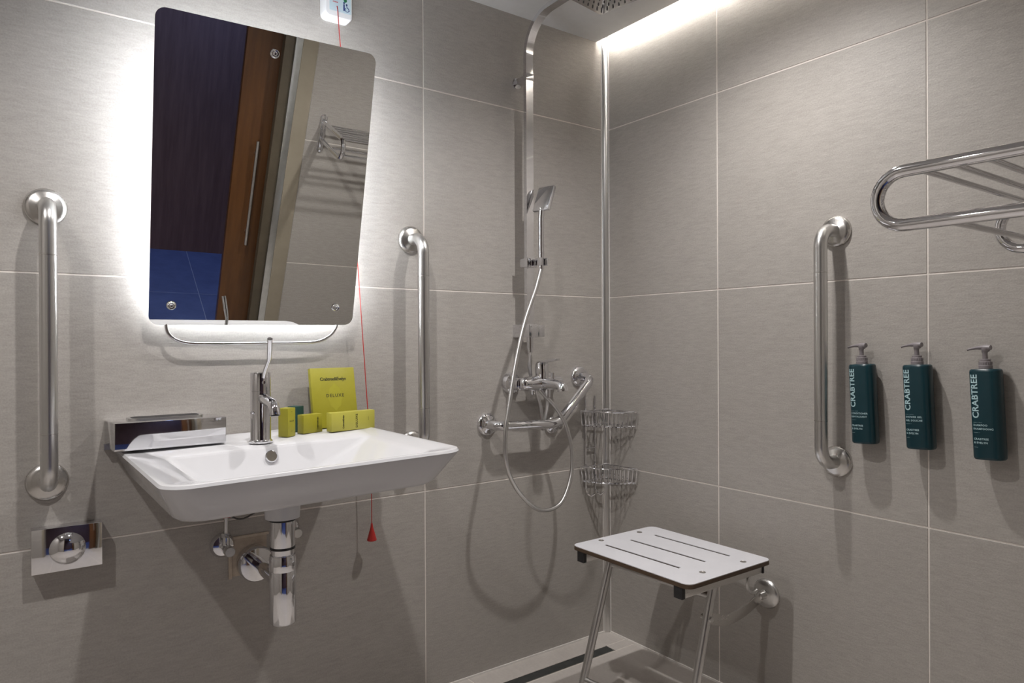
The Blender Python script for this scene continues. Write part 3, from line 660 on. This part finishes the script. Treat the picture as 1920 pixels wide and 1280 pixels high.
# ------------------------------------------------------------------ bottles
def bottle(y, z, lines, label):
    t = thing('soap_bottle', label, 'bottle', (-.031, y, z), 'teal pump bottles fixed to the wall', (math.radians(-2.6), 0, 0))
    a, b, h = .0305, .0225, .197
    def rg(zz, s):
        out = []
        for k in range(40):
            u = 2*math.pi*k/40; c, q = math.cos(u), math.sin(u); e = .72
            out.append(Vector((b*s*math.copysign(abs(q)**e, q), a*s*math.copysign(abs(c)**e, c), zz)))
        return out
    bo = build('bottle_body', MB().loft([rg(0, .92), rg(.003, .985), rg(.006, 1), rg(h-.007, 1), rg(h-.003, .975), rg(h-.0008, .90), rg(h, .55)]), 'bottle', t, local=True, smooth=35)
    def xs_(u):
        k = min(.999, abs(u)/a); th = k**(1/.72); return -b*max(0, 1-th*th)**(.36)-.00035
    def put(vs, fs, u0, v0, rot):
        bm = bmesh.new(); bv = [bm.verts.new(q) for q in vs]
        for f in fs:
            try: bm.faces.new([bv[i] for i in f])
            except ValueError: pass
        bmesh.ops.triangulate(bm, faces=bm.faces[:])
        for _ in range(2):
            es = [e for e in bm.edges if e.calc_length() > .0035]
            if es: bmesh.ops.subdivide_edges(bm, edges=es, cuts=1); bmesh.ops.triangulate(bm, faces=bm.faces[:])
        bm.verts.index_update(); vs = [v.co.copy() for v in bm.verts]; fs = [tuple(v.index for v in f.verts) for f in bm.faces]; bm.free()
        out = []
        for q in vs:
            uu, vv = (q.x, q.y) if not rot else (-q.y, q.x)
            uu += u0; vv += v0
            out.append((xs_(uu), -uu, vv))
        build('print', MB().add(out, fs), 'bottle_print', bo, local=True, smooth=0)
    vs, fs = textmesh('CRABTREE', .0195, 'LEFT', 1.04); put(vs, fs, -.0105, .090, True)
    for txt, s, v in lines:
        vs, fs = textmesh(txt, s, 'LEFT', 1.12); put(vs, fs, -.0235, v, False)
    cl = build('collar', MB().lathe([(.0125, 0), (.0135, .001), (.0135, .008), (.0125, .009), (.0125, .016), (.0105, .017), (.0105, .0215), (.0085, .0225)], (0, 0, h-.001), (0, 0, 1), 24), 'pump', t, local=True)
    rb = MB()
    for k in range(18):
        u = 2*math.pi*k/18; rb.box((.0123*math.cos(u)-.0006, .0123*math.sin(u)-.0006, h+.009), (.0123*math.cos(u)+.0006, .0123*math.sin(u)+.0006, h+.015))
    build('ribs', rb, 'pump', cl, local=True, smooth=0)
    build('stem', MB().lathe([(.0052, .020), (.0052, .034), (.0068, .038)], (0, 0, h), (0, 0, 1), 16), 'pump', t, local=True)
    pts = [(-.012, .046, .0085, .0055), (-.004, .046, .0088, .0068), (.006, .0465, .0075, .0050), (.016, .046, .0055, .0034), (.026, .0445, .0042, .0026), (.0335, .0425, .0036, .0022)]
    rings = [[Vector((wx*math.cos(2*math.pi*k/14), yy, h+zz+hz*math.sin(2*math.pi*k/14))) for k in range(14)] for yy, zz, wx, hz in pts]
    pm = build('pump_head', MB().loft(rings).lathe([(.0068, .0375), (.0095, .043), (.0090, .0465)], (0, -.002, h), (0, 0, 1), 16), 'pump', t, local=True)
    build('spout_tip', MB().lathe([(.0024, 0), (.0024, .0015), (0, .0015)], (0, .0330, h+.0425), (0, 1, -.3), 10), 'black', pm, local=True)
    build('wall_clip', MB().box((b-.004, -.012, .06), (.0305, .012, .15)), 'black', t, local=True)
TAIL = (('CRABTREE', .0058, .043), ('& EVELYN', .0058, .035), ('------', .0036, .026))
bottle(-.953, .779, (('------- - ------', .0032, .080), ('CONDITIONER', .0056, .073), ('REVITALISANT', .0056, .065), ('-------- -', .0036, .058))+TAIL, 'teal pump bottle printed conditioner, closest to the vertical grab bar')
bottle(-1.084, .781, (('------ - -------', .0032, .080), ('SHOWER GEL', .0056, .073), ('GEL DOUCHE', .0056, .065), ('-------- -', .0036, .058))+TAIL, 'teal pump bottle printed shower gel, between the two others')
bottle(-1.226, .775, (('------- - ------', .0032, .080), ('SHAMPOO', .0056, .073), ('SHAMPOOING', .0056, .065), ('-------- -', .0036, .058))+TAIL, 'teal pump bottle printed shampoo, farthest from the vertical grab bar')

# ------------------------------------------------------------------ towel rack on the wall behind the camera's right
tr_ = thing('towel_rack', 'chrome towel rack with looped side brackets and thin rails', 'towel rack', (-.46, YF, 1.15))
zt, zb_, tipy = 1.287, 1.207, -1.352
for x in (-.695, -.225):
    r = (zt-zb_)/2
    path = [(x, YF+.006, zt), (x, tipy-.06, zt)] + [Vector((x, tipy+r*math.sin(a)*1.0, (zt+zb_)/2+r*math.cos(a))) for a in [math.pi*i/14 for i in range(15)]] + [(x, tipy-.06, zb_), (x, YF+.006, zb_)]
    build('side_bracket', MB().tube(path, .0098, 16), 'chrome', tr_)
    build('wall_plate', MB().prism(rrect(x-.014, x+.014, 1.148, 1.318, .0138), lambda a, b, d: (a, d, b), YF+.0, YF+.008), 'chrome', tr_, bevel=.001)
    for z in (1.163, 1.306): build('screw', MB().lathe([(.006, 0), (.006, .002), (.003, .003), (0, .003)], (x, YF+.008, z), (0, 1, 0), 12), 'steel', tr_)
for i in range(6):
    y = -1.376-.042*i
    build('rail', MB().tube([(-.695, y, zt-.004), (-.225, y, zt-.004)], .0048, 10), 'chrome', tr_)
for y in (-1.404, -1.50): build('rail', MB().tube([(-.695, y, zb_), (-.225, y, zb_)], .0052, 10), 'chrome', tr_)
